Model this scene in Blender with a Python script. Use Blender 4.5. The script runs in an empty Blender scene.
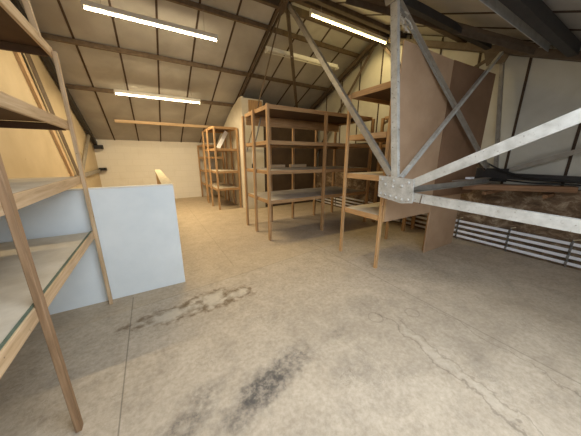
import bpy, bmesh, math, random
from mathutils import Vector, Matrix
random.seed(7)
S = bpy.context.scene
C = S.collection
WM = {}                      # world matrix of each built object

# ------------------------------------------------------------------ roof
YR, SL = 4.51, 0.42          # ridge position, slope
XL, XG, YB, YN = -1.52, 5.32, 10.18, -1.2
def zroof(y): return 4.47 - SL * abs(y - YR)
def zceil(y): return zroof(y) + 0.08

# ------------------------------------------------------------------ materials
def nodes(name):
    m = bpy.data.materials.new(name); m.use_nodes = True
    nt = m.node_tree; b = nt.nodes['Principled BSDF']
    return m, nt, b
def ramp(nt, fac, stops):
    r = nt.nodes.new('ShaderNodeValToRGB')
    e = r.color_ramp.elements
    e[0].position, e[0].color = stops[0][0], (*stops[0][1], 1)
    e[1].position, e[1].color = stops[-1][0], (*stops[-1][1], 1)
    for p, c in stops[1:-1]:
        n = e.new(p); n.color = (*c, 1)
    nt.links.new(fac, r.inputs['Fac']); return r.outputs['Color']
def coords(nt, scale=(1, 1, 1), rnd=True):
    tc = nt.nodes.new('ShaderNodeTexCoord'); mp = nt.nodes.new('ShaderNodeMapping')
    nt.links.new(tc.outputs['Object'], mp.inputs['Vector'])
    mp.inputs['Scale'].default_value = scale
    if rnd:
        oi = nt.nodes.new('ShaderNodeObjectInfo'); mu = nt.nodes.new('ShaderNodeMath'); mu.operation = 'MULTIPLY'
        mu.inputs[1].default_value = 37.0
        nt.links.new(oi.outputs['Random'], mu.inputs[0]); nt.links.new(mu.outputs[0], mp.inputs['Location'])
    return mp.outputs['Vector']
def noise(nt, vec, scale, detail=4, rough=.55, dist=0):
    n = nt.nodes.new('ShaderNodeTexNoise')
    n.inputs['Scale'].default_value = scale; n.inputs['Detail'].default_value = detail
    n.inputs['Roughness'].default_value = rough; n.inputs['Distortion'].default_value = dist
    nt.links.new(vec, n.inputs['Vector']); return n.outputs['Fac']
def mix(nt, fac, a, b, mode='MIX'):
    n = nt.nodes.new('ShaderNodeMix'); n.data_type = 'RGBA'; n.blend_type = mode
    for sock, v in ((n.inputs[0], fac), (n.inputs[6], a), (n.inputs[7], b)):
        if isinstance(v, (int, float)): sock.default_value = v
        elif isinstance(v, tuple): sock.default_value = (*v, 1)
        else: nt.links.new(v, sock)
    return n.outputs[2]
def math_(nt, op, a, b=None, c=None, clamp=False):
    n = nt.nodes.new('ShaderNodeMath'); n.operation = op; n.use_clamp = clamp
    for i, v in enumerate((a, b, c)):
        if v is None: continue
        if isinstance(v, (int, float)): n.inputs[i].default_value = v
        else: nt.links.new(v, n.inputs[i])
    return n.outputs[0]
def bump(nt, b, h, strength=.3, dist=.005):
    n = nt.nodes.new('ShaderNodeBump'); n.inputs['Strength'].default_value = strength
    n.inputs['Distance'].default_value = dist
    nt.links.new(h, n.inputs['Height']); nt.links.new(n.outputs['Normal'], b.inputs['Normal'])

def wood(name, dark, mid, light, rough=.7):
    m, nt, b = nodes(name)
    v = coords(nt, (1, 1, .06))
    g = noise(nt, v, 42, 5, .6, .6)
    c = ramp(nt, g, [(.25, dark), (.5, mid), (.75, light)])
    v2 = coords(nt)
    k = noise(nt, v2, 3.0, 3)
    c = mix(nt, ramp(nt, k, [(.35, (.45, .45, .45)), (.7, (0, 0, 0))]), c, mix(nt, .6, c, dark))
    spots = noise(nt, v2, 22, 1)
    c = mix(nt, ramp(nt, spots, [(.76, (0, 0, 0)), (.80, (1, 1, 1))]), c, tuple(x * .35 for x in dark))
    nt.links.new(c, b.inputs['Base Color']); b.inputs['Roughness'].default_value = rough
    bump(nt, b, g, .25, .002)
    return m
def mottled(name, a, b_, scale=4, rough=.8, spec=.3, metallic=0, b2=None, detail=6, bs=.15):
    m, nt, b = nodes(name)
    v = coords(nt)
    n = noise(nt, v, scale, detail, .62)
    c = ramp(nt, n, [(.3, a), (.7, b_)])
    if b2:
        n2 = noise(nt, v, scale * 3.5, 5, .7)
        c = mix(nt, ramp(nt, n2, [(.6, (0, 0, 0)), (.68, (1, 1, 1))]), c, b2)
    nt.links.new(c, b.inputs['Base Color']); b.inputs['Roughness'].default_value = rough
    b.inputs['Specular IOR Level'].default_value = spec; b.inputs['Metallic'].default_value = metallic
    bump(nt, b, n, bs, .004)
    return m
M = {}
M['pine'] = wood('orange pine', (.29, .16, .07), (.47, .285, .135), (.60, .40, .215))
M['pine_bright'] = wood('bright pine', (.36, .2, .085), (.55, .33, .15), (.68, .46, .25))
M['pale_pine'] = wood('pale pine', (.42, .27, .14), (.62, .44, .26), (.74, .57, .38))
M['old_timber'] = wood('old brown timber', (.13, .065, .03), (.25, .13, .06), (.36, .2, .1))
M['grey_plank'] = wood('grey weathered plank', (.16, .125, .095), (.25, .2, .155), (.34, .28, .22))
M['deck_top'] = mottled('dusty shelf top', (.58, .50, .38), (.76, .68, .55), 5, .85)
M['deck_grey'] = mottled('grey painted shelf top', (.44, .39, .32), (.60, .55, .47), 5, .75)
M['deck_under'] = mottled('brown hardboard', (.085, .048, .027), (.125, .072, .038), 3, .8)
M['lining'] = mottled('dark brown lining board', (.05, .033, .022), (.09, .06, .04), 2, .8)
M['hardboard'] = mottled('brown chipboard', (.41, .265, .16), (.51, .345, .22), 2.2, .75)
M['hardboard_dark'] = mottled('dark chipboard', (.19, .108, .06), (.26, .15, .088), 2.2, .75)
M['steel_white'] = mottled('weathered grey paint on steel', (.36, .345, .31), (.57, .56, .52), 9, .5, .5, .0, (.16, .12, .085))
M['steel_dark'] = mottled('dark brown steel', (.085, .06, .04), (.15, .11, .075), 9, .6, .4)
M['steel_mid'] = mottled('dull galvanised steel', (.25, .225, .19), (.36, .335, .29), 8, .5, .5, .2, (.15, .11, .08))
M['steel_black'] = mottled('blackened steel', (.022, .02, .019), (.04, .036, .034), 8, .55, .4)
M['purlin'] = mottled('rusty brown purlin', (.10, .068, .042), (.19, .135, .085), 12, .7, .3)
M['galv'] = mottled('galvanised purlin', (.50, .52, .54), (.68, .70, .72), 10, .35, .6, .2)
M['pipe'] = mottled('white pipe paint', (.82, .82, .87), (.92, .92, .96), 6, .4, .5)
M['clip'] = mottled('pipe clip metal', (.1, .1, .1), (.3, .28, .25), 20, .5)
M['white_paint'] = mottled('white fitting paint', (.62, .60, .55), (.74, .72, .67), 6, .45)
M['board_white'] = mottled('white painted board', (.74, .80, .82), (.83, .88, .89), 3, .55, .4, 0, None, 6, .06)
M['part_white'] = mottled('cream painted partition', (.60, .55, .45), (.72, .67, .57), 2.5, .8)
M['ply_edge'] = mottled('raw board edge', (.5, .42, .28), (.74, .66, .48), 20, .8)
M['rag'] = mottled('grey rag', (.35, .33, .3), (.6, .57, .52), 30, .95)
M['paper'] = mottled('white paper', (.8, .82, .86), (.9, .9, .94), 20, .7)
M['black'] = mottled('black plastic', (.015, .015, .015), (.03, .03, .03), 8, .5)

def emis(name, col, s):
    m, nt, b = nodes(name)
    b.inputs['Base Color'].default_value = (.8, .8, .75, 1)
    b.inputs['Emission Color'].default_value = (*col, 1); b.inputs['Emission Strength'].default_value = s
    return m
TUBE = 38
M['tube_on'] = emis('lit fluorescent tube', (1, .84, .56), TUBE)
M['tube_on_far'] = emis('lit warm fluorescent tube', (1, .86, .56), TUBE * .75)
M['tube_yellow'] = emis('lit yellow fluorescent tube', (1, .80, .32), TUBE * .5)
M['tube_off'] = mottled('unlit tube', (.5, .47, .4), (.56, .53, .46), 4, .3)

# sheeting (ceiling and gable) : cream boards, stained
def sheet_mat(name, a, b_, stain):
    m, nt, b = nodes(name)
    v = coords(nt, rnd=False)
    n = noise(nt, v, 1.3, 6, .6, .4)
    c = ramp(nt, n, [(.32, a), (.66, b_)])
    n2 = noise(nt, v, .55, 3, .5)
    c = mix(nt, ramp(nt, n2, [(.52, (0, 0, 0)), (.68, (.6, .6, .6))]), c, stain)
    nt.links.new(c, b.inputs['Base Color']); b.inputs['Roughness'].default_value = .8
    bump(nt, b, n, .12, .004)
    return m
M['ceiling'] = sheet_mat('stained cream roof board', (.34, .32, .285), (.45, .425, .385), (.265, .235, .195))
M['cladding'] = sheet_mat('cream gable board', (.48, .46, .39), (.60, .58, .51), (.40, .40, .38))
M['joint'] = mottled('dark joint strip', (.05, .03, .02), (.085, .055, .035), 9, .8)

def wall_block():
    m, nt, b = nodes('cream painted blockwork')
    tc = nt.nodes.new('ShaderNodeTexCoord'); mp = nt.nodes.new('ShaderNodeMapping')
    nt.links.new(tc.outputs['Object'], mp.inputs['Vector']); mp.inputs['Rotation'].default_value = (math.pi / 2, 0, 0)
    br = nt.nodes.new('ShaderNodeTexBrick'); nt.links.new(mp.outputs['Vector'], br.inputs['Vector'])
    br.inputs['Scale'].default_value = 1; br.inputs['Brick Width'].default_value = .44; br.inputs['Row Height'].default_value = .22
    br.inputs['Mortar Size'].default_value = .006
    br.inputs['Color1'].default_value = (.85, .81, .71, 1); br.inputs['Color2'].default_value = (.83, .79, .69, 1)
    br.inputs['Mortar'].default_value = (.78, .74, .635, 1)
    n = noise(nt, mp.outputs['Vector'], 2.2, 6, .6)
    c = mix(nt, ramp(nt, n, [(.55, (0, 0, 0)), (.75, (.35, .35, .35))]), br.outputs['Color'], (.68, .62, .50))
    nt.links.new(c, b.inputs['Base Color']); b.inputs['Roughness'].default_value = .75
    return m
M['block'] = wall_block()

def ochre():
    m, nt, b = nodes('yellow varnished hardboard')
    v = coords(nt, rnd=False)
    n = noise(nt, v, 2.0, 6, .6); c = ramp(nt, n, [(.3, (.52, .42, .265)), (.7, (.61, .505, .34))])
    n2 = noise(nt, v, 5, 1); c = mix(nt, ramp(nt, n2, [(.80, (0, 0, 0)), (.815, (1, 1, 1))]), c, (.33, .19, .08))
    nt.links.new(c, b.inputs['Base Color']); b.inputs['Roughness'].default_value = .6
    return m
M['ochre'] = ochre()

def low_wall():
    m, nt, b = nodes('grubby brown masonry')
    v = coords(nt, (1, 1, 1.6), rnd=False)
    n = noise(nt, v, 4.5, 8, .75, .4)
    c = ramp(nt, n, [(.3, (.045, .03, .02)), (.5, (.17, .11, .065)), (.66, (.42, .34, .24))])
    nt.links.new(c, b.inputs['Base Color']); b.inputs['Roughness'].default_value = .9
    bump(nt, b, n, .6, .02)
    return m
M['low_wall'] = low_wall()

def floor_mat():
    m, nt, b = nodes('worn screed floor')
    tc = nt.nodes.new('ShaderNodeTexCoord'); P = tc.outputs['Object']
    sep = nt.nodes.new('ShaderNodeSeparateXYZ'); nt.links.new(P, sep.inputs[0]); X, Y = sep.outputs[0], sep.outputs[1]
    big = noise(nt, P, .9, 5, .6); med = noise(nt, P, 4.5, 8, .68, .5); fine = noise(nt, P, 26, 6, .7)
    c = ramp(nt, big, [(.3, (.435, .355, .265)), (.7, (.58, .48, .37))])
    c = mix(nt, .5, c, ramp(nt, med, [(.3, (.27, .21, .14)), (.5, (.49, .395, .275)), (.72, (.72, .61, .455))]))
    c = mix(nt, .30, c, ramp(nt, fine, [(.35, (.24, .2, .15)), (.65, (.68, .61, .5))]))
    c = mix(nt, math_(nt, 'MULTIPLY', math_(nt, 'GREATER_THAN', math_(nt, 'ADD', Y, math_(nt, 'MULTIPLY', X, -.12)), 2.78), .22), c, (.50, .37, .22))
    def blob(cx, cy, rx, ry, wob=.5, sharp=(1.0, .55), ns=5.0, rot=0):
        dx = math_(nt, 'SUBTRACT', X, cx); dy = math_(nt, 'SUBTRACT', Y, cy)
        if rot:
            cr, sr = math.cos(rot), math.sin(rot)
            ux = math_(nt, 'ADD', math_(nt, 'MULTIPLY', dx, cr), math_(nt, 'MULTIPLY', dy, sr))
            uy = math_(nt, 'SUBTRACT', math_(nt, 'MULTIPLY', dy, cr), math_(nt, 'MULTIPLY', dx, sr))
            dx, dy = ux, uy
        d = math_(nt, 'SQRT', math_(nt, 'ADD', math_(nt, 'POWER', math_(nt, 'ABSOLUTE', math_(nt, 'DIVIDE', dx, rx)), 2.0), math_(nt, 'POWER', math_(nt, 'ABSOLUTE', math_(nt, 'DIVIDE', dy, ry)), 2.0)))
        w = noise(nt, P, ns, 6, .65)
        return math_(nt, 'ADD', d, math_(nt, 'MULTIPLY', math_(nt, 'SUBTRACT', w, .5), wob * 4))
    def rng(d, a, b2):
        mr = nt.nodes.new('ShaderNodeMapRange'); mr.inputs['From Min'].default_value = a; mr.inputs['From Max'].default_value = b2
        nt.links.new(d, mr.inputs['Value']); return mr.outputs[0]
    # pale spill with a brown tide line
    for (cx, cy, rx, ry, ns) in ((.42, 2.47, .30, .17, 5.0), (.0, 2.42, .32, .12, 6.0), (.72, 2.44, .16, .12, 8.0)):
        d = blob(cx, cy, rx, ry, .55, ns=ns)
        c = mix(nt, math_(nt, 'MULTIPLY', rng(d, 1.0, .6), .55), c, (.64, .575, .465))
        ring = math_(nt, 'MULTIPLY', math_(nt, 'MULTIPLY', rng(d, 1.3, 1.05), rng(d, .35, .95)), rng(noise(nt, P, 11, 5), .38, .55))
        c = mix(nt, math_(nt, 'MULTIPLY', ring, .8), c, (.17, .115, .06))
    # black oily scuffs
    grit = noise(nt, P, 16, 8, .75)
    g = rng(grit, .42, .66)
    for (cx, cy, rx, ry, s, rot) in ((.50, 1.20, .19, .11, 1.6, .25), (.50, 1.20, .26, .14, .9, .25), (.80, 1.30, .24, .12, .9, .2), (1.3, 1.34, .11, .06, .6, .2), (-.02, 1.22, .22, .10, .8, .3), (.12, 1.38, .14, .08, .6, 0), (.3, 1.1, .2, .1, .5, .1), (1.2, 1.0, .25, .12, .35, .2), (1.75, 1.5, .3, .09, .3, .3), (2.1, .5, .3, .1, .3, .8), (-.1, .8, .2, .2, .4, 0)):
        d = blob(cx, cy, rx, ry, .45, ns=7, rot=rot)
        c = mix(nt, math_(nt, 'MULTIPLY', math_(nt, 'MULTIPLY', rng(d, 1.25, .4), g), s), c, (.085, .075, .065))
        c = mix(nt, math_(nt, 'MULTIPLY', rng(d, 1.4, .5), .22 * s), c, (.16, .14, .12))
    # broad grubby cast running through the middle of the room
    d = blob(2.3, .9, 1.5, .5, .5, ns=2.2, rot=-.5)
    c = mix(nt, math_(nt, 'MULTIPLY', rng(d, 1.4, .4), .22), c, (.24, .20, .15))
    for (cx, cy, rr) in ((1.80, 1.30, .075), (2.2, 1.15, .07)):
        d = blob(cx, cy, rr, rr, .18, ns=9)
        c = mix(nt, math_(nt, 'MULTIPLY', math_(nt, 'MULTIPLY', rng(d, 1.12, 1.0), rng(d, .82, .95)), .38), c, (.17, .14, .10))
    # pale scrapes and dark hairlines
    for sc, dis, lo, hi, amt, col in ((5.5, 2.2, .490, .5, .30, (.80, .72, .60)), (3.1, 1.8, .494, .5, .42, (.16, .12, .08)), (8.0, 3.0, .492, .5, .25, (.15, .12, .09))):
        n = noise(nt, P, sc, 5, .6, dis); ln = math_(nt, 'MULTIPLY', rng(n, lo, hi), rng(n, 1 - lo, 1 - hi))
        msk = rng(noise(nt, P, 1.7, 3), .5, .62)
        c = mix(nt, math_(nt, 'MULTIPLY', math_(nt, 'MULTIPLY', ln, msk), amt), c, col)
    # wavy cracks
    wv = math_(nt, 'MULTIPLY', math_(nt, 'SUBTRACT', noise(nt, P, 3.2, 5, .6), .5), .42)
    def crack(x0, k, y0, y1, wid, s, col=(.13, .10, .07)):
        nonlocal c
        t = math_(nt, 'ABSOLUTE', math_(nt, 'ADD', math_(nt, 'ADD', math_(nt, 'SUBTRACT', X, x0), math_(nt, 'MULTIPLY', Y, -k)), wv))
        msk = math_(nt, 'MULTIPLY', math_(nt, 'GREATER_THAN', Y, y0), math_(nt, 'LESS_THAN', Y, y1))
        c = mix(nt, math_(nt, 'MULTIPLY', math_(nt, 'MULTIPLY', rng(t, wid, wid * .3), msk), s), c, col)
    crack(1.72, .13, -.3, 1.35, .013, .42); crack(1.80, .15, -.3, 1.2, .012, .34); crack(1.76, .14, .2, 1.1, .03, .3, (.62, .55, .44))
    crack(2.35, .1, -.2, 1.2, .009, .4)
    # straight joints between the screed panels
    def joint(axis, at, lo, hi, s=.55, wid=.006, tilt=0):
        nonlocal c
        A, B = (X, Y) if axis == 'x' else (Y, X)
        A = math_(nt, 'ADD', A, math_(nt, 'MULTIPLY', B, tilt))
        t = math_(nt, 'ABSOLUTE', math_(nt, 'SUBTRACT', A, at))
        msk = math_(nt, 'MULTIPLY', math_(nt, 'GREATER_THAN', B, lo), math_(nt, 'LESS_THAN', B, hi))
        c = mix(nt, math_(nt, 'MULTIPLY', math_(nt, 'MULTIPLY', rng(t, wid, wid * .4), msk), s), c, (.12, .10, .07))
    joint('x', -.37, -1, 3.0, .6); joint('y', 2.78, -.37, 2.6, .4, tilt=-.12); joint('x', 2.5, -1, 3.6, .35, .01)
    joint('y', 5.6, -1.5, 5.2, .3); joint('x', .9, 3.2, 10, .3)
    nt.links.new(c, b.inputs['Base Color']); b.inputs['Roughness'].default_value = .72
    b.inputs['Specular IOR Level'].default_value = .3
    bump(nt, b, mix(nt, .5, med, fine), .25, .006)
    return m
M['floor'] = floor_mat()

# ------------------------------------------------------------------ helpers
def tag(o, label=None, cat=None, group=None, kind=None):
    if label: o['label'] = label
    if cat: o['category'] = cat
    if group: o['group'] = group
    if kind: o['kind'] = kind
    return o
def link(name, me, W, parent=None):
    o = bpy.data.objects.new(name, me); C.objects.link(o)
    if parent is not None:
        o.parent = parent; o.matrix_local = WM[parent.name].inverted() @ W
    else:
        o.matrix_world = W
    WM[o.name] = W
    return o
def thing(name, loc, label, cat, group=None, rz=0):
    W = Matrix.Translation(loc) @ Matrix.Rotation(rz, 4, 'Z')
    return tag(link(name, None, W), label, cat, group)
def mesh(name, bm, mats):
    me = bpy.data.meshes.new(name); bm.to_mesh(me); bm.free()
    for m in (mats if isinstance(mats, (list, tuple)) else [mats]): me.materials.append(m)
    return me
def frame(p0, p1, up=(0, 0, 1)):
    """z axis along p0->p1, x axis as near `up` as possible, origin at the middle"""
    p0, p1 = Vector(p0), Vector(p1); z = (p1 - p0).normalized(); u = Vector(up)
    x = u - z * u.dot(z)
    if x.length < 1e-4: x = Vector((1, 0, 0)) - z * z.x
    x.normalize(); y = z.cross(x)
    R = Matrix((x, y, z)).transposed().to_4x4(); R.translation = (p0 + p1) / 2
    return R, (p1 - p0).length
def box_bm(bm, lo, hi, mi=0):
    vs = [bm.verts.new((x, y, z)) for x in (lo[0], hi[0]) for y in (lo[1], hi[1]) for z in (lo[2], hi[2])]
    for q in ((0, 1, 3, 2), (4, 6, 7, 5), (0, 4, 5, 1), (2, 3, 7, 6), (0, 2, 6, 4), (1, 5, 7, 3)):
        f = bm.faces.new([vs[i] for i in q]); f.material_index = mi
def bar(name, p0, p1, a, b, mat, parent=None, up=(0, 0, 1), bev=.003):
    """rectangular bar; a = size along `up`, b = size across"""
    W, L = frame(p0, p1, up); bm = bmesh.new()
    box_bm(bm, (-a / 2, -b / 2, -L / 2), (a / 2, b / 2, L / 2))
    bmesh.ops.recalc_face_normals(bm, faces=bm.faces)
    if bev: bmesh.ops.bevel(bm, geom=bm.edges[:], offset=bev, segments=1, affect='EDGES')
    return link(name, mesh(name, bm, mat), W, parent)
def angle(name, p0, p1, w, t, mat, parent=None, up=(0, 0, 1), depth=None, sx=1, sy=1):
    """L section swept from p0 to p1: web of height w along `up`, flange sideways"""
    d = depth or w; W, L = frame(p0, p1, up); bm = bmesh.new()
    prof = [(-w / 2, 0), (w / 2, 0), (w / 2, d), (w / 2 - t, d), (w / 2 - t, t), (-w / 2, t)]
    ring = [[bm.verts.new((sx * x, sy * y, z)) for x, y in prof] for z in (-L / 2, L / 2)]
    n = len(prof)
    for i in range(n):
        bm.faces.new((ring[0][i], ring[0][(i + 1) % n], ring[1][(i + 1) % n], ring[1][i]))
    bm.faces.new(ring[0]); bm.faces.new(ring[1])
    bmesh.ops.recalc_face_normals(bm, faces=bm.faces)
    bmesh.ops.bevel(bm, geom=bm.edges[:], offset=.0012, segments=1, affect='EDGES')
    return link(name, mesh(name, bm, mat), W, parent)
def rod(name, p0, p1, r, mat, parent=None, seg=16):
    W, L = frame(p0, p1); bm = bmesh.new()
    bmesh.ops.create_cone(bm, cap_ends=True, segments=seg, radius1=r, radius2=r, depth=L)
    for f in bm.faces:
        if len(f.verts) == 4: f.smooth = True
    return link(name, mesh(name, bm, mat), W, parent)
def slab(name, lo, hi, mats, parent=None, bev=.002, face_mat=None):
    lo, hi = Vector(lo), Vector(hi); c = (lo + hi) / 2; bm = bmesh.new()
    box_bm(bm, lo - c, hi - c); bmesh.ops.recalc_face_normals(bm, faces=bm.faces)
    if face_mat:
        for f in bm.faces: f.material_index = face_mat(f.normal)
    if bev: bmesh.ops.bevel(bm, geom=bm.edges[:], offset=bev, segments=1, affect='EDGES')
    return link(name, mesh(name, bm, mats), Matrix.Translation(c), parent)
def quads(name, qs, mats, kind='structure'):
    """closed panels: each (corner list, material index)"""
    bm = bmesh.new()
    for q, mi in qs:
        f = bm.faces.new([bm.verts.new(p) for p in q]); f.material_index = mi
    o = link(name, mesh(name, bm, mats), Matrix.Identity(4)); o['kind'] = kind
    return o

# ------------------------------------------------------------------ the room
def solid_floor():
    o = slab('floor', (XL - .2, YN - .2, -.15), (XG + .2, YB + .2, 0), M['floor'], bev=0)
    # object coordinates = world x, y
    for v in o.data.vertices: v.co += o.matrix_world.translation
    o.matrix_world = Matrix.Identity(4)
    return o
solid_floor()['kind'] = 'structure'

def ceiling(name, ya, yb):
    bm = bmesh.new(); T = .06
    def P(x, y, dz): return bm.verts.new((x, y, zceil(y) + dz))
    def slab4(x0, x1, y0, y1, z0, z1, mi):
        v = [P(x0, y0, z0), P(x1, y0, z0), P(x1, y1, z0), P(x0, y1, z0), P(x0, y0, z1), P(x1, y0, z1), P(x1, y1, z1), P(x0, y1, z1)]
        for q in ((0, 3, 2, 1), (4, 5, 6, 7), (0, 1, 5, 4), (1, 2, 6, 5), (2, 3, 7, 6), (3, 0, 4, 7)):
            bm.faces.new([v[i] for i in q]).material_index = mi
    holes = ROOFLIGHTS if name == 'ceiling_near' else []
    xs = sorted({XL - .1, XG + .1} | {h[i] for h in holes for i in (0, 1)})
    ys = sorted({ya, yb} | {h[i] for h in holes for i in (2, 3)})
    for i in range(len(xs) - 1):
        for j in range(len(ys) - 1):
            cx, cy = (xs[i] + xs[i + 1]) / 2, (ys[j] + ys[j + 1]) / 2
            if any(h[0] < cx < h[1] and h[2] < cy < h[3] for h in holes): continue
            slab4(xs[i], xs[i + 1], ys[j], ys[j + 1], 0, T, 0)
    x = -.92 - .69
    lo, hi = min(ya, yb), max(ya, yb)
    while x < XG:
        if x > XL + .02:
            slab4(x - .018, x + .018, lo, hi, -.012, .002, 1) if not any(h[0] - .02 < x < h[1] + .02 for h in holes) else slab4(x - .014, x + .014, max(h[3] for h in holes), hi, -.012, .002, 1)
        x += .69
    bmesh.ops.recalc_face_normals(bm, faces=bm.faces)
    o = link(name, mesh(name, bm, [M['ceiling'], M['joint']]), Matrix.Identity(4)); o['kind'] = 'structure'
ROOFLIGHTS = [(-.2, 1.9, -.75, .35)]
ceiling('ceiling_far', YR, YB + .1)
ceiling('ceiling_near', YN - .1, YR)

slab('wall_back', (XL - .2, YB, 0), (XG + .2, YB + .2, 2.17), M['block'], bev=0)['kind'] = 'structure'
def gable(name, x, out, mat, z0=0.0, joints=False):
    bm = bmesh.new()
    prof = [(YN, z0), (YB, z0), (YB, zceil(YB)), (YR, zceil(YR)), (YN, zceil(YN))]
    a = [bm.verts.new((x, y, z)) for y, z in prof]; b = [bm.verts.new((x + out, y, z)) for y, z in prof]
    bm.faces.new(a); bm.faces.new(b[::-1])
    for i in range(5): bm.faces.new((a[i], b[i], b[(i + 1) % 5], a[(i + 1) % 5]))
    if joints:
        y = .86 - 2.1
        while y < YB:
            if y > YN + .05:
                lo = (x - .012, y - .017, z0 + .0); zt = zceil(y) - .02
                box_bm(bm, lo, (x + .002, y + .017, zt), 1)
            y += .71
    bmesh.ops.recalc_face_normals(bm, faces=bm.faces)
    o = link(name, mesh(name, bm, [mat, M['joint']]), Matrix.Identity(4)); o['kind'] = 'structure'
gable('wall_right', XG, .15, M['cladding'], joints=True)
gable('wall_left', XL, -.15, M['ochre'])
# rough masonry dado along the right wall, with its ledge
slab('trim_1', (XG - .10, YN, 0), (XG - .002, YB, 1.15), M['low_wall'], bev=0)['kind'] = 'structure'

# near wall behind the camera, with one wide window
WX0, WX1, WZ0, WZ1 = .2, 3.4, .85, 1.75
def near_wall():
    bm = bmesh.new(); y0, y1 = YN - .2, YN
    zt = zceil(YN)
    for lo, hi in (((XL - .2, y0, 0), (WX0, y1, zt)), ((WX1, y0, 0), (XG + .2, y1, zt)), ((WX0, y0, 0), (WX1, y1, WZ0)), ((WX0, y0, WZ1), (WX1, y1, zt))):
        box_bm(bm, lo, hi)
    bmesh.ops.recalc_face_normals(bm, faces=bm.faces)
    o = link('wall_front', mesh('wall_front', bm, M['block']), Matrix.Identity(4)); o['kind'] = 'structure'
near_wall()
def glass():
    m, nt, b = nodes('window glass')
    b.inputs['Base Color'].default_value = (.95, .97, 1, 1); b.inputs['Roughness'].default_value = .05
    b.inputs['Transmission Weight'].default_value = 1; b.inputs['IOR'].default_value = 1.02
    return m
M['glass'] = glass()
def window(name, x0, x1, z0, z1, y):
    w = link(name, None, Matrix.Translation(((x0 + x1) / 2, y, z0))); w['kind'] = 'structure'
    n = 3
    for z in (z0 + .03, z1 - .03): bar('window_frame', (x0, y, z), (x1, y, z), .06, .06, M['white_paint'], w)
    for i in range(n + 1):
        x = x0 + .03 + (x1 - x0 - .06) * i / n
        bar('window_frame', (x, y, z0 + .06), (x, y, z1 - .06), .06, .06, M['white_paint'], w, up=(1, 0, 0))
    slab('pane', (x0 + .05, y - .003, z0 + .05), (x1 - .05, y + .003, z1 - .05), M['glass'], w, bev=0)
window('window_1', WX0, WX1, WZ0, WZ1, YN - .1)
# rooflight
def rooflight():
    x0, x1, y0, y1 = ROOFLIGHTS[0]
    w = link('window_2', None, Matrix.Translation(((x0 + x1) / 2, (y0 + y1) / 2, zceil((y0 + y1) / 2)))); w['kind'] = 'structure'
    for y in (y0, y1): bar('window_frame', (x0, y, zceil(y) + .02), (x1, y, zceil(y) + .02), .09, .05, M['white_paint'], w)
    for x in (x0, (x0 + x1) / 2, x1): bar('window_frame', (x, y0, zceil(y0) + .02), (x, y1, zceil(y1) + .02), .09, .05, M['white_paint'], w)
    bar('pane', ((x0 + x1) / 2, y0, zceil(y0) + .07), ((x0 + x1) / 2, y1, zceil(y1) + .07), .006, x1 - x0, M['glass'], w, bev=0)
rooflight()

# ------------------------------------------------------------------ purlins
PL = [(8.95, 'pale timber purlin across the far slope just above the cream back wall', 'pale_pine'),
      (7.68, 'brown purlin across the far slope beside the lower lit strip light', 'purlin'),
      (6.42, 'brown purlin across the middle of the far slope between the two lit strip lights', 'purlin'),
      (5.15, 'brown purlin across the far slope above the long lit strip light, below the ridge', 'purlin'),
      (YR + .17, 'dark ridge purlin on the far side of the roof ridge', 'steel_dark'),
      (YR - .17, 'dark ridge purlin on the near side of the roof ridge', 'steel_dark'),
      (3.87, 'dark purlin on the near slope next below the ridge', 'steel_dark'),
      (2.60, 'dark purlin meeting the top of the upright truss member near the ragged string', 'steel_dark'),
      (1.36, 'bright galvanised steel purlin bolted to the gable at the top right', 'galv'),
      (.45, 'brown purlin on the near slope beside the rooflight', 'purlin')]
for y, lab, mt in PL:
    x0 = -.73 if mt == 'pale_pine' and y > 8.9 else XL + .01
    x1 = XG - .02 if y < 8 else (2.4 if y > 8 else XG)
    z = zceil(y) - .055
    if mt == 'galv':
        t = thing('purlin', (3.4, y, z), lab, 'roof beam')
        angle('angle_bar', (2.5, y, z - .03), (XG - .15, y, z - .03), .16, .008, M['galv'], t, depth=.13, sy=-1)
        for k in range(3): rod('bolt', (XG - .28 + k * .05, y - .035, z - .06), (XG - .28 + k * .05, y - .015, z - .06), .012, M['steel_mid'], t, 6)
        o = thing('purlin', (0, y, z), 'galvanised purlin running over the camera on the near slope', 'roof beam')
        angle('angle_bar', (XL + .01, y, z - .02), (2.46, y, z - .02), .12, .008, M['galv'], o, depth=.09, sy=-1)
    else:
        s = .085 if mt != 'steel_dark' else .11
        if y < 1: x0 = 2.0
        tag(bar('purlin', (x0, y, z + .01), (x1, y, z + .01), s, .06 if mt != 'steel_dark' else .09, M[mt]), lab, 'roof beam')

# ------------------------------------------------------------------ roof trusses
M['plate'] = mottled('worn plate paint', (.36, .35, .32), (.56, .55, .52), 14, .5, .5, 0, (.15, .12, .09))
def truss_member(name, p0, p1, w, mat, t, **k): return angle(name, p0, p1, w, .009, mat, t, **k)
def bolts(plate, pts, x, r=.02, mat='steel_white'):
    for (y, z) in pts:
        bm = bmesh.new()
        bmesh.ops.create_cone(bm, cap_ends=True, segments=12, radius1=r, radius2=r * .55, depth=.016)
        W = Matrix.Translation((x - .008, y, z)) @ Matrix.Rotation(-math.pi / 2, 4, 'Y')
        link('bolt', mesh('bolt', bm, M[mat]), W, plate)
def plate(name, x, pts, mat, parent, th=.012):
    bm = bmesh.new()
    a = [bm.verts.new((0, y, z)) for y, z in pts]; b = [bm.verts.new((th, y, z)) for y, z in pts]
    n = len(pts); bm.faces.new(a); bm.faces.new(b[::-1])
    for i in range(n): bm.faces.new((a[i], b[i], b[(i + 1) % n], a[(i + 1) % n]))
    bmesh.ops.recalc_face_normals(bm, faces=bm.faces)
    return link(name, mesh(name, bm, mat), Matrix.Translation((x, 0, 0)), parent)

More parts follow.
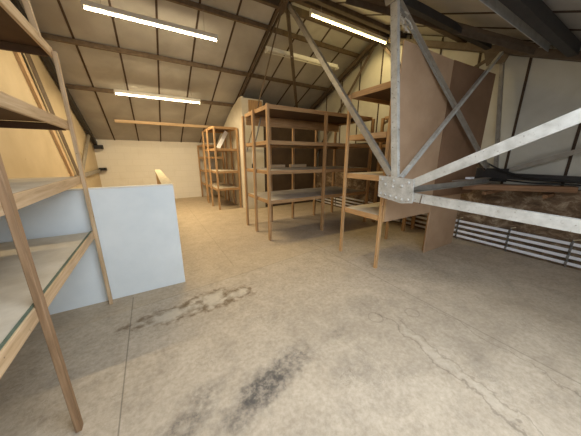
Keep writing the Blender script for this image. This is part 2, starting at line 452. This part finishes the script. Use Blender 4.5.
def main_truss():
    x = 2.55
    W, Dk, Md = M['steel_white'], M['steel_dark'], M['steel_mid']
    t = thing('roof_truss', (x, YR, 4.4), 'grey steel roof truss in the foreground with a bolted plate where its members meet', 'roof truss')
    za = zroof(YR) - .03
    for s in (1, -1):
        ye = YB - .1 if s > 0 else YN + .1
        for dx in (-.035, .035): bar('rafter', (x + dx, YR, za), (x + dx, ye, zroof(ye) - .03), .07, .022, Dk, t)
    # members on the near side of the room
    def m(nm, a, b, w, mat, up, dx=0, dep=.06, **k):
        return angle(nm, (x + dx, *a), (x + dx, *b), w, .009, mat, t, up=up, depth=dep, **k)
    m('diagonal', (1.87, 1.39), (4.44, 4.37), .075, Md, (0, -1, 0), .005)
    m('upright', (1.80, 1.36), (2.07, 3.38), .085, W, (0, -1, 0), .005, .05)
    m('strut', (1.56, 1.31), (-.35, 2.28), .095, W, (0, 0, 1), .005, sy=-1)
    m('bottom_chord', (1.56, 1.155), (YN + .05, 1.095), .095, W, (0, 0, 1), .005, sy=-1)
    bar('chord_splice', (x - .006, 1.432, 1.151), (x - .006, 1.424, 1.150), .105, .012, M['steel_dark'], t, up=(0, 0, 1))
    # mirrored members on the far side
    m('diagonal', (4.60, 4.37), (7.28, 1.3), .05, Dk, (0, 1, 0), .005, .03)
    p = plate('gusset_plate', x - .008, [(2.01, 1.375), (1.54, 1.36), (1.52, 1.09), (1.66, 1.065), (2.0, 1.105)], M['plate'], t)
    bolts(p, [(1.96, 1.33), (1.80, 1.325), (1.60, 1.32), (1.91, 1.27), (1.80, 1.255), (1.68, 1.27),
              (1.97, 1.15), (1.90, 1.14), (1.82, 1.13), (1.74, 1.12), (1.66, 1.11), (1.58, 1.12)], x - .008)
    g = plate('gusset_plate', x - .03, [(4.72, 4.40), (YR, 4.48), (4.30, 4.40), (4.38, 4.22), (4.64, 4.22)], Dk, t)
    g = plate('gusset_plate', x - .02, [(2.2, 3.44), (1.99, 3.36), (2.0, 3.26), (2.14, 3.26)], Md, t)
    bolts(g, [(2.04, 3.30), (2.10, 3.33), (2.14, 3.38)], x - .02, mat='steel_mid')
main_truss()

def gable_truss():
    x = XG - .16
    t = thing('roof_truss', (x, YR, 4.35), 'dark steel roof truss standing against the cream gable wall on the right', 'roof truss')
    Dk, Bk = M['steel_dark'], M['steel_black']
    za = zroof(YR) - .10
    for s in (1, -1):
        ye = YB - .1 if s > 0 else YN + .1
        for dx in (-.05, .05):
            bar('rafter', (x + dx, YR, za), (x + dx, ye, zroof(ye) - .10), .10, .04, Dk, t)
    def m(nm, a, b, w, mat, up, dx=.0, dep=.06):
        return angle(nm, (x + dx, *a), (x + dx, *b), w, .008, mat, t, up=up, depth=dep, sy=-1 if up[2] and b[0] < a[0] else 1)
    m('diagonal', (4.42, 4.28), (1.85, 1.35), .07, Dk, (0, -1, 0), .03)
    m('diagonal', (4.60, 4.28), (7.2, 1.35), .08, Dk, (0, 1, 0), .0)
    m('diagonal', (2.0, 3.26), (4.1, 2.42), .06, Dk, (0, 0, 1), .0)
    m('upright', (1.68, 1.36), (1.93, 3.22), .05, M['steel_mid'], (0, -1, 0), .0)
    m('strut', (1.55, 1.38), (-.4, 2.2), .07, M['steel_mid'], (0, 0, 1), .0)
    m('bottom_chord', (1.95, 1.30), (YN + .05, 1.29), .10, Bk, (0, 0, 1), -.0)
    plate('gusset_plate', x - .01, [(1.98, 1.42), (1.5, 1.42), (1.5, 1.2), (1.98, 1.2)], Bk, t)
    plate('gusset_plate', x - .06, [(2.2, 3.42), (1.78, 3.25), (1.85, 3.08), (2.1, 3.1)], Dk, t)
gable_truss()

def left_truss():
    x = XL + .08
    t = thing('roof_truss', (x, YR, 4.35), 'brown steel roof truss against the yellow boarded wall on the left', 'roof truss')
    for s in (1, -1):
        ye = YB - .12 if s > 0 else YN + .1
        bar('rafter', (x, YR, zroof(YR) - .12), (x, ye, zroof(ye) - .12), .13, .10, M['steel_black'], t)
    angle('diagonal', (x, 5.10, 4.1), (x, 7.15, 1.2), .20, .009, M['steel_dark'], t, up=(0, 1, 0), depth=.05, sy=-1)
    angle('strut', (x, 7.55, 1.2), (x, 9.5, 2.3), .10, .009, M['steel_mid'], t, up=(0, 0, 1), depth=.04, sy=-1)
    angle('bottom_chord', (x, 6.9, 1.16), (x, YB - .05, 1.16), .09, .009, M['steel_mid'], t, depth=.07, sy=-1)
    slab('shoe', (x - .04, YB - .22, 1.16), (x + .16, YB - .01, 1.25), M['black'], t)
    slab('shoe', (x - .04, YB - .26, 1.86), (x + .18, YB - .01, 1.98), M['black'], t)
left_truss()
tag(bar('timber_batten', (XL + .025, 5.16, 3.6), (XL + .025, 6.90, 1.2), .13, .045, M['pale_pine'], up=(0, 1, 0)),
    'pale timber batten nailed up the yellow left wall beside the steel diagonal', 'batten')

# bracing between the two right hand trusses
def brace(lab, p0, p1, w, mat, up=(0, 0, 1), dep=None, nm='cross_brace', **k):
    t = thing(nm, ((Vector(p0) + Vector(p1)) / 2), lab, 'brace')
    angle('angle_bar', p0, p1, w, .007, M[mat], t, up=up, depth=dep or w, **k)
    for p in (p0, p1):
        d = (Vector(p1) - Vector(p0)).normalized() * (.06 if p == p0 else -.06)
        q = Vector(p) + d; rod('bolt', q + Vector((0, -.012, 0)), q + Vector((0, .012, 0)), .012, M[mat], t, 6)
brace('thin pale steel brace rising right from the bolted plate to the gable rafter', (2.60, 1.72, 1.36), (5.06, 1.88, 3.22), .045, 'steel_white', sy=-1)
brace('dark steel brace falling right from the truss upright across the brown boards', (2.60, 2.04, 3.26), (5.06, 1.78, 1.42), .05, 'steel_mid', sy=1)
brace('level dark steel tie running from the bolted plate to the gable wall', (2.58, 1.70, 1.215), (5.10, 1.72, 1.215), .07, 'steel_mid', nm='steel_tie', sx=-1)
brace('dark brace dropping from the ridge behind the grey diagonal to the shelves', (2.6, 4.55, 4.33), (4.28, 6.75, 2.62), .07, 'steel_dark')
brace('brown roof brace slanting under the near slope towards the gable', (2.62, 2.90, 3.70), (5.05, 1.50, 3.10), .09, 'steel_dark')
tag(bar('black_bar', (2.62, 1.10, 2.99), (XG - .25, 1.10, 2.99), .14, .10, M['steel_black']), 'added black bar for the shadow close beside the bright galvanised purlin', 'roof beam')  # added bar, stands in for the purlin's shadow under the near slope
tag(bar('black_bar', (2.62, 2.12, 3.37), (5.02, 2.08, 3.37), .10, .08, M['steel_black']), 'black beam crossing the near slope just above the rag', 'roof beam')

# rag tied at the head of the upright
def rag():
    bm = bmesh.new()
    rnd = random.Random(3)
    for k in range(5):
        y = 1.98 + rnd.uniform(-.05, .08); z = 3.16; x = 2.63 + rnd.uniform(-.03, .05); pts = []
        for i in range(6):
            pts.append(Vector((x + rnd.uniform(-.03, .03) + .01 * i, y - .012 * i + rnd.uniform(-.02, .02), z - .035 * i)))
        w = .012
        prev = None
        for p in pts:
            r = [bm.verts.new(p + Vector(d) * w) for d in ((0, -1, 0), (.5, 0, .3), (0, 1, 0), (-.5, 0, -.3))]
            if prev:
                for j in range(4): bm.faces.new((prev[j], prev[(j + 1) % 4], r[(j + 1) % 4], r[j]))
            else: bm.faces.new(r)
            prev = r
        bm.faces.new(prev[::-1])
    bmesh.ops.recalc_face_normals(bm, faces=bm.faces)
    tag(link('rag', mesh('rag', bm, M['rag']), Matrix.Identity(4)), 'grey ragged cloth strips hanging where the upright steel meets the roof', 'rag')
rag()

# ------------------------------------------------------------------ strip lights
def area(name, loc, rot, sx, sy, e, col):
    l = bpy.data.lights.new(name, 'AREA'); l.shape = 'RECTANGLE'; l.size = sx; l.size_y = sy; l.energy = e; l.color = col
    o = bpy.data.objects.new(name, l); C.objects.link(o); o.location = loc; o.rotation_euler = rot
    return o
def strip_light(x0, x1, y, z, lab, tube, double=False, watts=0, col=(1, .79, .48)):
    t = thing('strip_light', ((x0 + x1) / 2, y, z), lab, 'light fitting')
    def gen(nm, lo, hi, mat, bev=.004): return slab(nm, lo, hi, mat, t, bev)
    gen('housing', (x0, y - .026, z + .012), (x1, y + .026, z + .085), M['white_paint'], .008)
    for y_ in ((y - .045, y + .045) if double else (y,)):
        rod('tube', (x0 + .03, y_, z - .012), (x1 - .03, y_, z - .012), .012, tube, t)
        for a, b in ((x0, x0 + .03), (x1 - .03, x1)):
            slab('end_cap', (a, y_ - .022, z - .032), (b, y_ + .022, z + .014), M['white_paint'], t, .004)
    if watts:
        area('strip_light_glow', ((x0 + x1) / 2, y, z - .027), (0, 0, 0), x1 - x0 - .06, .014, watts, col)
    for fx in (.12, .88):
        X = x0 + (x1 - x0) * fx
        rod('hanging_wire', (X, y, z + .06), (X, y, zceil(y) + .002), .004, M['steel_mid'], t, 6)
strip_light(-.57, 1.44, 5.15, 3.78, 'long lit strip light hanging over the left part of the far slope', M['tube_on'], watts=70)
strip_light(-.50, 1.42, 7.22, 3.05, 'lit strip light low on the far slope near the cream back wall', M['tube_on_far'], watts=72)
strip_light(2.92, 5.10, 4.20, 4.18, 'yellowish lit strip light near the ridge left of the steel upright', M['tube_yellow'], watts=30, col=(1, .78, .38))
strip_light(2.50, 4.55, 5.25, 3.86, 'unlit twin tube strip light above the central shelving', M['tube_off'], True)

# ------------------------------------------------------------------ timber shelving
def shelving(lab, x0, x1, y0, y1, top, levels, posts, wood_='pine', deck='deck_top', ps=(.045, .07), group=None, deck_t=.02, rail_h=.07, under='deck_under'):
    """levels = heights of the shelf tops; posts = (x, y, height)"""
    t = thing('shelving_unit', ((x0 + x1) / 2, (y0 + y1) / 2, 0), lab, 'shelving', group)
    for (px, py, ph) in posts:
        bar('post', (px, py, 0), (px, py, ph), ps[0], ps[1], M[wood_], t, up=(1, 0, 0))
    for z in levels:
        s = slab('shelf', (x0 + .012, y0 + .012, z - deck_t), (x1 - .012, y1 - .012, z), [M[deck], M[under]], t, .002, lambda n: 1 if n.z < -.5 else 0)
        h = rail_h; zc = z - .5 * h - .001
        for y in (y0, y1): bar('rail', (x0, y, zc), (x1, y, zc), h, .022, M[wood_], s)
        for x in (x0, x1): bar('rail', (x, y0 + .011, zc), (x, y1 - .011, zc), h, .022, M[wood_], s)
    return t

# left unit, nearest the camera
def left_unit():
    x0, x1, y0, y1 = -1.38, -.60, .10, 2.97
    lv = (.86, 1.42, 1.915, 2.50)
    P = [(x, y, 2.50) for x in (-1.385, -.575) for y in (.12, 1.54, 2.98)]
    P = [(x, y, (1.99 if x < -1 else (2.44 if y > 2 else 2.50))) for x, y, h in P]
    t = thing('shelving_unit', (-1.0, 1.5, 0), 'tall pale timber shelving unit standing against the yellow left wall in the foreground', 'shelving')
    for px, py, ph in P:
        if px > -1: bar('post', (px, py, 0), (px, py, 2.47 if py > 2.5 else ph), .03, .045, M['pale_pine'] if py > 2.5 else M['old_pine'], t, up=(1, 0, 0))
        else: bar('post', (px, py, 0), (px, py, 2.44), .05, .05, M['old_pine'], t, up=(1, 0, 0))
    for z in lv:
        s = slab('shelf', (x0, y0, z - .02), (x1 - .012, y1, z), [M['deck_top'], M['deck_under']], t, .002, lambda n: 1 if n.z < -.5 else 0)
        h = .078
        bar('rail', (x1 - .001, y0, z - h / 2 + .004), (x1 - .001, y1 + .03, z - h / 2 + .004), h, .022, M['pale_pine'], s)
        bar('rail', (x0 - .001, y0, z - h / 2), (x0 - .001, y1, z - h / 2), h, .022, M['pale_pine'], s)
        bar('end_rail', (x0 + .012, y1 - .012, z - h / 2 - .014), (x1 - .014, y1 - .012, z - h / 2 - .014), h - .02, .022, M['deck_under'], s)
        if z < 1: bar('lipping', (x1 - .006, y0, z + .006), (x1 - .006, y1, z + .006), .006, .014, M['lip'], s, bev=0)
    bar('prop', (-.60, 2.72, 2.475), (-.615, 2.38, 3.30), .036, .035, M['pale_pine'], t, up=(1, 0, 0))
M['old_pine'] = wood('browned pine', (.16, .092, .045), (.31, .19, .10), (.43, .28, .165))
M['lip'] = mottled('green shelf edge', (.10, .13, .09), (.18, .22, .16), 12, .7)
left_unit()

# central double sided unit
cx0, cx1, cy0, cy1 = 1.87, 4.56, 3.92, 5.16
P = [(cx0, cy0, 2.50), (3.17, cy0, 2.46), (cx1, cy0, 2.46), (cx0 - .005, 4.58, 2.49), (cx0, cy1, 2.46)] + [(x, cy1 - .01, 2.46) for x in (2.51, 3.15, 3.86, 4.52)]
cu_ = shelving('large double sided pine shelving unit in the centre of the room', cx0 + .03, cx1, cy0 + .035, cy1 - .045, 2.5, (.79, 1.36, 1.90, 2.50), P, deck='deck_grey')

for z in (2.36, 1.865): bar('back_rail', (cx0 + .03, cy1 - .09, z), (cx1, cy1 - .09, z), .17 if z > 2 else .085, .02, M['pine_bright'], cu_)
# right unit with brown board side
P = [(x, y, 2.50) for x in (2.70, 3.92) for y in (2.045, 2.79)]
P[2] = (3.99, 2.055, 2.50)
rt = shelving('narrow bright pine shelving unit behind the bolted steel plate, its long side boarded brown', 2.705, 3.95, 2.075, 2.76, 2.5, (.80, 1.36, 1.93, 2.52), P, ps=(.04, .045), rail_h=.075, wood_='pine_bright')
slab('side_board', (2.74, 2.0, .72), (3.88, 2.018, 2.93), M['hardboard'], rt)
slab('front_cleat', (2.70, 2.0, .72), (2.74, 2.02, 2.50), M['pine_bright'], rt)
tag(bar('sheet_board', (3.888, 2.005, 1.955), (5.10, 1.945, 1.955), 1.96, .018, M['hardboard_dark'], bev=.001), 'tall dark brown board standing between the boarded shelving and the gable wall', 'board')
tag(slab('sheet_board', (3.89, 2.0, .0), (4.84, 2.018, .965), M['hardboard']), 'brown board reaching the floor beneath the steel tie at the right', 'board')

# unit against the gable wall behind
P = [(x, y, 2.47) for x in (4.72, 5.07) for y in (2.95, 3.78)]
shelving('dim shelving unit against the gable wall, seen behind the narrow pine unit', 4.74, 5.05, 2.98, 3.75, 2.5, (.79, 1.36, 1.90, 2.50), P)

# far units by the partition
P = [(1.72, 7.22, 2.46), (1.66, 7.90, 2.46), (1.66, 8.55, 2.44), (2.40, 7.22, 2.46), (2.40, 7.9, 2.46), (2.40, 8.55, 2.44)]
shelving('pine shelving unit standing far back against the cream partition', 1.70, 2.40, 7.25, 8.52, 2.5, (.66, 1.19, 1.86, 2.48), P, wood_='pine')
P = [(x, y, 2.05) for x in (1.72, 2.40) for y in (9.0, 10.05)]
shelving('lower pine shelving unit in the far corner by the cream back wall', 1.74, 2.40, 9.03, 10.02, 2.1, (.62, 1.13, 1.62, 2.05), P)

# ------------------------------------------------------------------ partition behind the shelves
def partition():
    bm = bmesh.new(); x0, x1 = 2.46, 2.52; ya, yb = 6.85, YB
    prof = [(ya, 0), (yb, 0), (yb, zroof(yb)), (7.95, zroof(7.95) + .02), (7.1, 3.27), (ya, 3.27)]
    a = [bm.verts.new((x0, y, z)) for y, z in prof]; b = [bm.verts.new((x1, y, z)) for y, z in prof]; n = len(prof)
    bm.faces.new(a); bm.faces.new(b[::-1])
    for i in range(n): bm.faces.new((a[i], b[i], b[(i + 1) % n], a[(i + 1) % n]))
    box_bm(bm, (x0 + .06, ya, 0), (3.12, ya + .05, 3.24))
    bmesh.ops.recalc_face_normals(bm, faces=bm.faces)
    o = link('wall_partition', mesh('wall_partition', bm, M['part_white']), Matrix.Identity(4)); o['kind'] = 'structure'
partition()
tag(slab('plywood_panel', (2.66, 6.82, 2.55), (3.08, 6.845, 3.20), M['pine']), 'orange plywood panel fixed high on the end of the cream partition', 'board')

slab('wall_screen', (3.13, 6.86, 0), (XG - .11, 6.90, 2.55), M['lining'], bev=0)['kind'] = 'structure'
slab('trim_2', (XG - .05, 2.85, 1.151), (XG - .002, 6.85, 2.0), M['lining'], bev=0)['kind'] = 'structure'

# loose things on and in the shelves
def lean(name, p0, p1, a, b, mat, lab, cat, up=(0, 1, 0)): return tag(bar(name, p0, p1, a, b, M[mat], up=up), lab, cat)
lean('white_board', (1.90, 7.62, 1.88), (2.20, 7.62, 2.38), .12, .02, 'paper', 'white board leaning on the second shelf of the far shelving unit', 'board', up=(1, 0, 0))
lean('grey_pole', (1.98, 4.78, 1.93), (2.14, 4.80, 2.42), .03, .03, 'steel_mid', 'short grey pole leaning inside the top left bay of the central unit', 'pole')
pr_ = thing('rolled_tube', (1.97, 4.9, 1.37), 'white rolled tube with a black end standing in the left end of the central unit', 'tube')
rod('roll', (1.97, 4.9, 1.47), (2.0, 4.9, 1.85), .035, M['paper'], pr_); rod('black_end', (1.965, 4.9, 1.37), (1.97, 4.9, 1.47), .037, M['black'], pr_)
for i, (x, y, l, a, lab) in enumerate(((2.52, 4.85, .40, .10, 'pale timber offcut lying at the left on the rear of the central middle shelf'), (3.10, 4.85, .42, -.05, 'pale timber offcut lying right of centre on the rear of the central middle shelf'))):
    dx = Vector((math.cos(a), math.sin(a), 0)) * l / 2; c = Vector((x, y, 1.401))
    tag(bar('timber_offcut', c - dx, c + dx, .07, .12, M['pale_pine']), lab, 'timber')

# ------------------------------------------------------------------ white guard boards round the stairwell
def guard():
    t = thing('stair_guard', (-.6, 3.1, 0), 'waist high white boarded guard with raw timber capping beyond the left shelving', 'guard panel')
    slab('front_panel', (XL + .003, 3.065, 0), (.205, 3.085, 1.275), M['board_white'], t)
    bar('cap', (XL + .003, 3.105, 1.283), (.205, 3.105, 1.283), .016, .085, M['board_edge'], t)
    slab('side_panel', (.185, 3.087, 0), (.203, 6.9, 1.275), M['board_white'], t)
    bar('cap', (.150, 3.15, 1.283), (.150, 6.95, 1.283), .016, .125, M['ply_edge'], t, up=(0, 0, 1))
    slab('inner_panel', (.10, 3.15, 0), (.118, 6.9, 1.275), M['pale_pine'], t)
    for y in (3.12, 5.0, 6.88): bar('stud', (.15, y, 0), (.15, y, 1.27), .05, .04, M['pale_pine'], t, up=(1, 0, 0))
M['board_edge'] = mottled('white painted edge', (.72, .72, .68), (.80, .80, .77), 5, .6)
guard()

# ------------------------------------------------------------------ wall pipes
def pipes():
    xp = XG - .155
    t = thing('pipe_radiator', (xp, 2.5, 0), 'bank of four white heating pipes low along the right wall', 'pipes')
    zs = (.075, .175, .275, .375)
    for z in zs: rod('pipe', (xp, -1.1, z), (xp, 8.5, z), .024, M['pipe'], t, 20)
    for y in (-.3, .60, 1.30, 2.08, 3.3, 4.5, 5.7, 6.9):
        b = bar('bracket', (xp + .034, y, .0), (xp + .034, y, .44), .02, .02, M['clip'], t, up=(1, 0, 0))
        for z in zs:
            bm = bmesh.new()
            bmesh.ops.create_cone(bm, cap_ends=True, segments=16, radius1=.030, radius2=.030, depth=.03)
            link('clip', mesh('clip', bm, M['clip']), Matrix.Translation((xp, y, z)) @ Matrix.Rotation(math.pi / 2, 4, 'X'), b)
        bar('stay', (xp + .02, y, .43), (xp - .03, y - .07, .47), .015, .012, M['ply_edge'], b, bev=.002)
pipes()

# ------------------------------------------------------------------ timber lying on the ledge and tie
def plank(p0, p1, h, w, mat, lab): tag(bar('plank', p0, p1, h, w, M[mat]), lab, 'plank')
plank((4.47, 1.85, 1.13), (5.14, .72, 1.165), .085, .10, 'old_timber', 'thick orange brown plank, foremost of the timber along the right wall')
plank((4.62, 1.93, 1.135), (5.17, .96, 1.165), .07, .10, 'grey_plank', 'grey weathered plank lying directly behind the thick orange brown plank')
for y in (1.55, .95):
    tag(bar('timber_bearer', (4.50 + (1.55 - y) * .6, y, 1.055), (XG - .10, y, 1.055), .05, .05, M['old_timber']), 'short timber bearer under the %s end of the planks at the right wall' % ('far' if y > 1.2 else 'near'), 'bearer')
plank((3.92, 1.73, 1.262), (5.0, 1.70, 1.262), .016, .09, 'grey_plank', 'thin grey lath lying along the level steel tie, its end poking out left')
tag(slab('paper_packet', (4.30, 1.69, 1.272), (4.44, 1.76, 1.30), M['paper']), 'small white packet lying on the grey lath at the right wall', 'packet')
def cable(pts, r, lab):
    P = [Vector(p) for p in pts]; P = [P[0]] + P + [P[-1]]; C_ = []
    for i in range(1, len(P) - 2):                       # Catmull-Rom through the points
        for k in range(8):
            t = k / 8; a, b, c, d = P[i - 1:i + 3]
            C_.append(.5 * (2 * b + (c - a) * t + (2 * a - 5 * b + 4 * c - d) * t * t + (3 * b - a - 3 * c + d) * t ** 3))
    C_.append(P[-1]); bm = bmesh.new(); prev = None
    for i, p in enumerate(C_):
        z = (C_[min(i + 1, len(C_) - 1)] - C_[max(i - 1, 0)]).normalized(); x = z.cross(Vector((1, 0, 0))).normalized(); y = z.cross(x)
        ring = [bm.verts.new(p + (x * math.cos(q * math.pi / 4) + y * math.sin(q * math.pi / 4)) * r) for q in range(8)]
        if prev:
            for q in range(8): bm.faces.new((prev[q], prev[(q + 1) % 8], ring[(q + 1) % 8], ring[q])).smooth = True
        else: bm.faces.new(ring)
        prev = ring
    bm.faces.new(prev[::-1]); bmesh.ops.recalc_face_normals(bm, faces=bm.faces)
    tag(link('cable', mesh('cable', bm, M['black']), Matrix.Identity(4)), lab, 'cable')
cable([(5.0, 1.90, 1.62), (5.02, 1.75, 1.5), (5.03, 1.5, 1.38), (5.04, 1.2, 1.31), (5.05, .9, 1.285), (5.06, .4, 1.27), (5.06, -.4, 1.27)], .013, 'black cable sagging from the brown board down along the dark chord at the right wall')
cable([(5.0, 1.9, 1.245), (5.0, 1.6, 1.25), (4.99, 1.2, 1.225), (5.0, .8, 1.235), (5.02, .2, 1.23), (5.02, -.5, 1.23)], .012, 'black cable lying low along the dark chord just behind the planks')

# ------------------------------------------------------------------ light
x0, x1, y0, y1 = ROOFLIGHTS[0]
area('rooflight_daylight', ((x0 + x1) / 2, (y0 + y1) / 2, zceil((y0 + y1) / 2) - .02), (math.atan(SL), 0, 0), x1 - x0 - .1, y1 - y0 - .1, 75, (.84, .92, 1))
area('window_daylight', ((WX0 + WX1) / 2, YN + .02, (WZ0 + WZ1) / 2), (math.radians(90), 0, 0), WX1 - WX0 - .1, WZ1 - WZ0 - .1, 9, (.82, .91, 1))
w = bpy.data.worlds.new('world'); S.world = w; w.use_nodes = True
w.node_tree.nodes['Background'].inputs['Color'].default_value = (.75, .86, 1, 1)
w.node_tree.nodes['Background'].inputs['Strength'].default_value = 2.0

# ------------------------------------------------------------------ camera
yaw, pitch, roll, f = .5381, .2578, .0015, 229.87
F = Vector((math.sin(yaw) * math.cos(pitch), math.cos(yaw) * math.cos(pitch), -math.sin(pitch)))
r = Vector((math.cos(yaw), -math.sin(yaw), 0)); u = r.cross(F)
c_, s_ = math.cos(roll), math.sin(roll)
r2 = r * c_ + u * s_; u2 = u * c_ - r * s_
cam = bpy.data.cameras.new('camera'); co = bpy.data.objects.new('camera', cam); C.objects.link(co)
R = Matrix((r2, u2, -F)).transposed().to_4x4(); R.translation = (0, 0, 1.6); co.matrix_world = R
cam.sensor_width = 36; cam.lens = f / 581 * 36; cam.clip_start = .02
S.camera = co
S.view_settings.view_transform = 'Standard'; S.view_settings.look = 'None'; S.view_settings.gamma = 1
S.view_settings.use_curve_mapping = False
S.view_settings.exposure = 0.1
try:
    S.cycles.max_bounces = 10; S.cycles.diffuse_bounces = 6; S.cycles.use_denoising = True
except Exception: pass
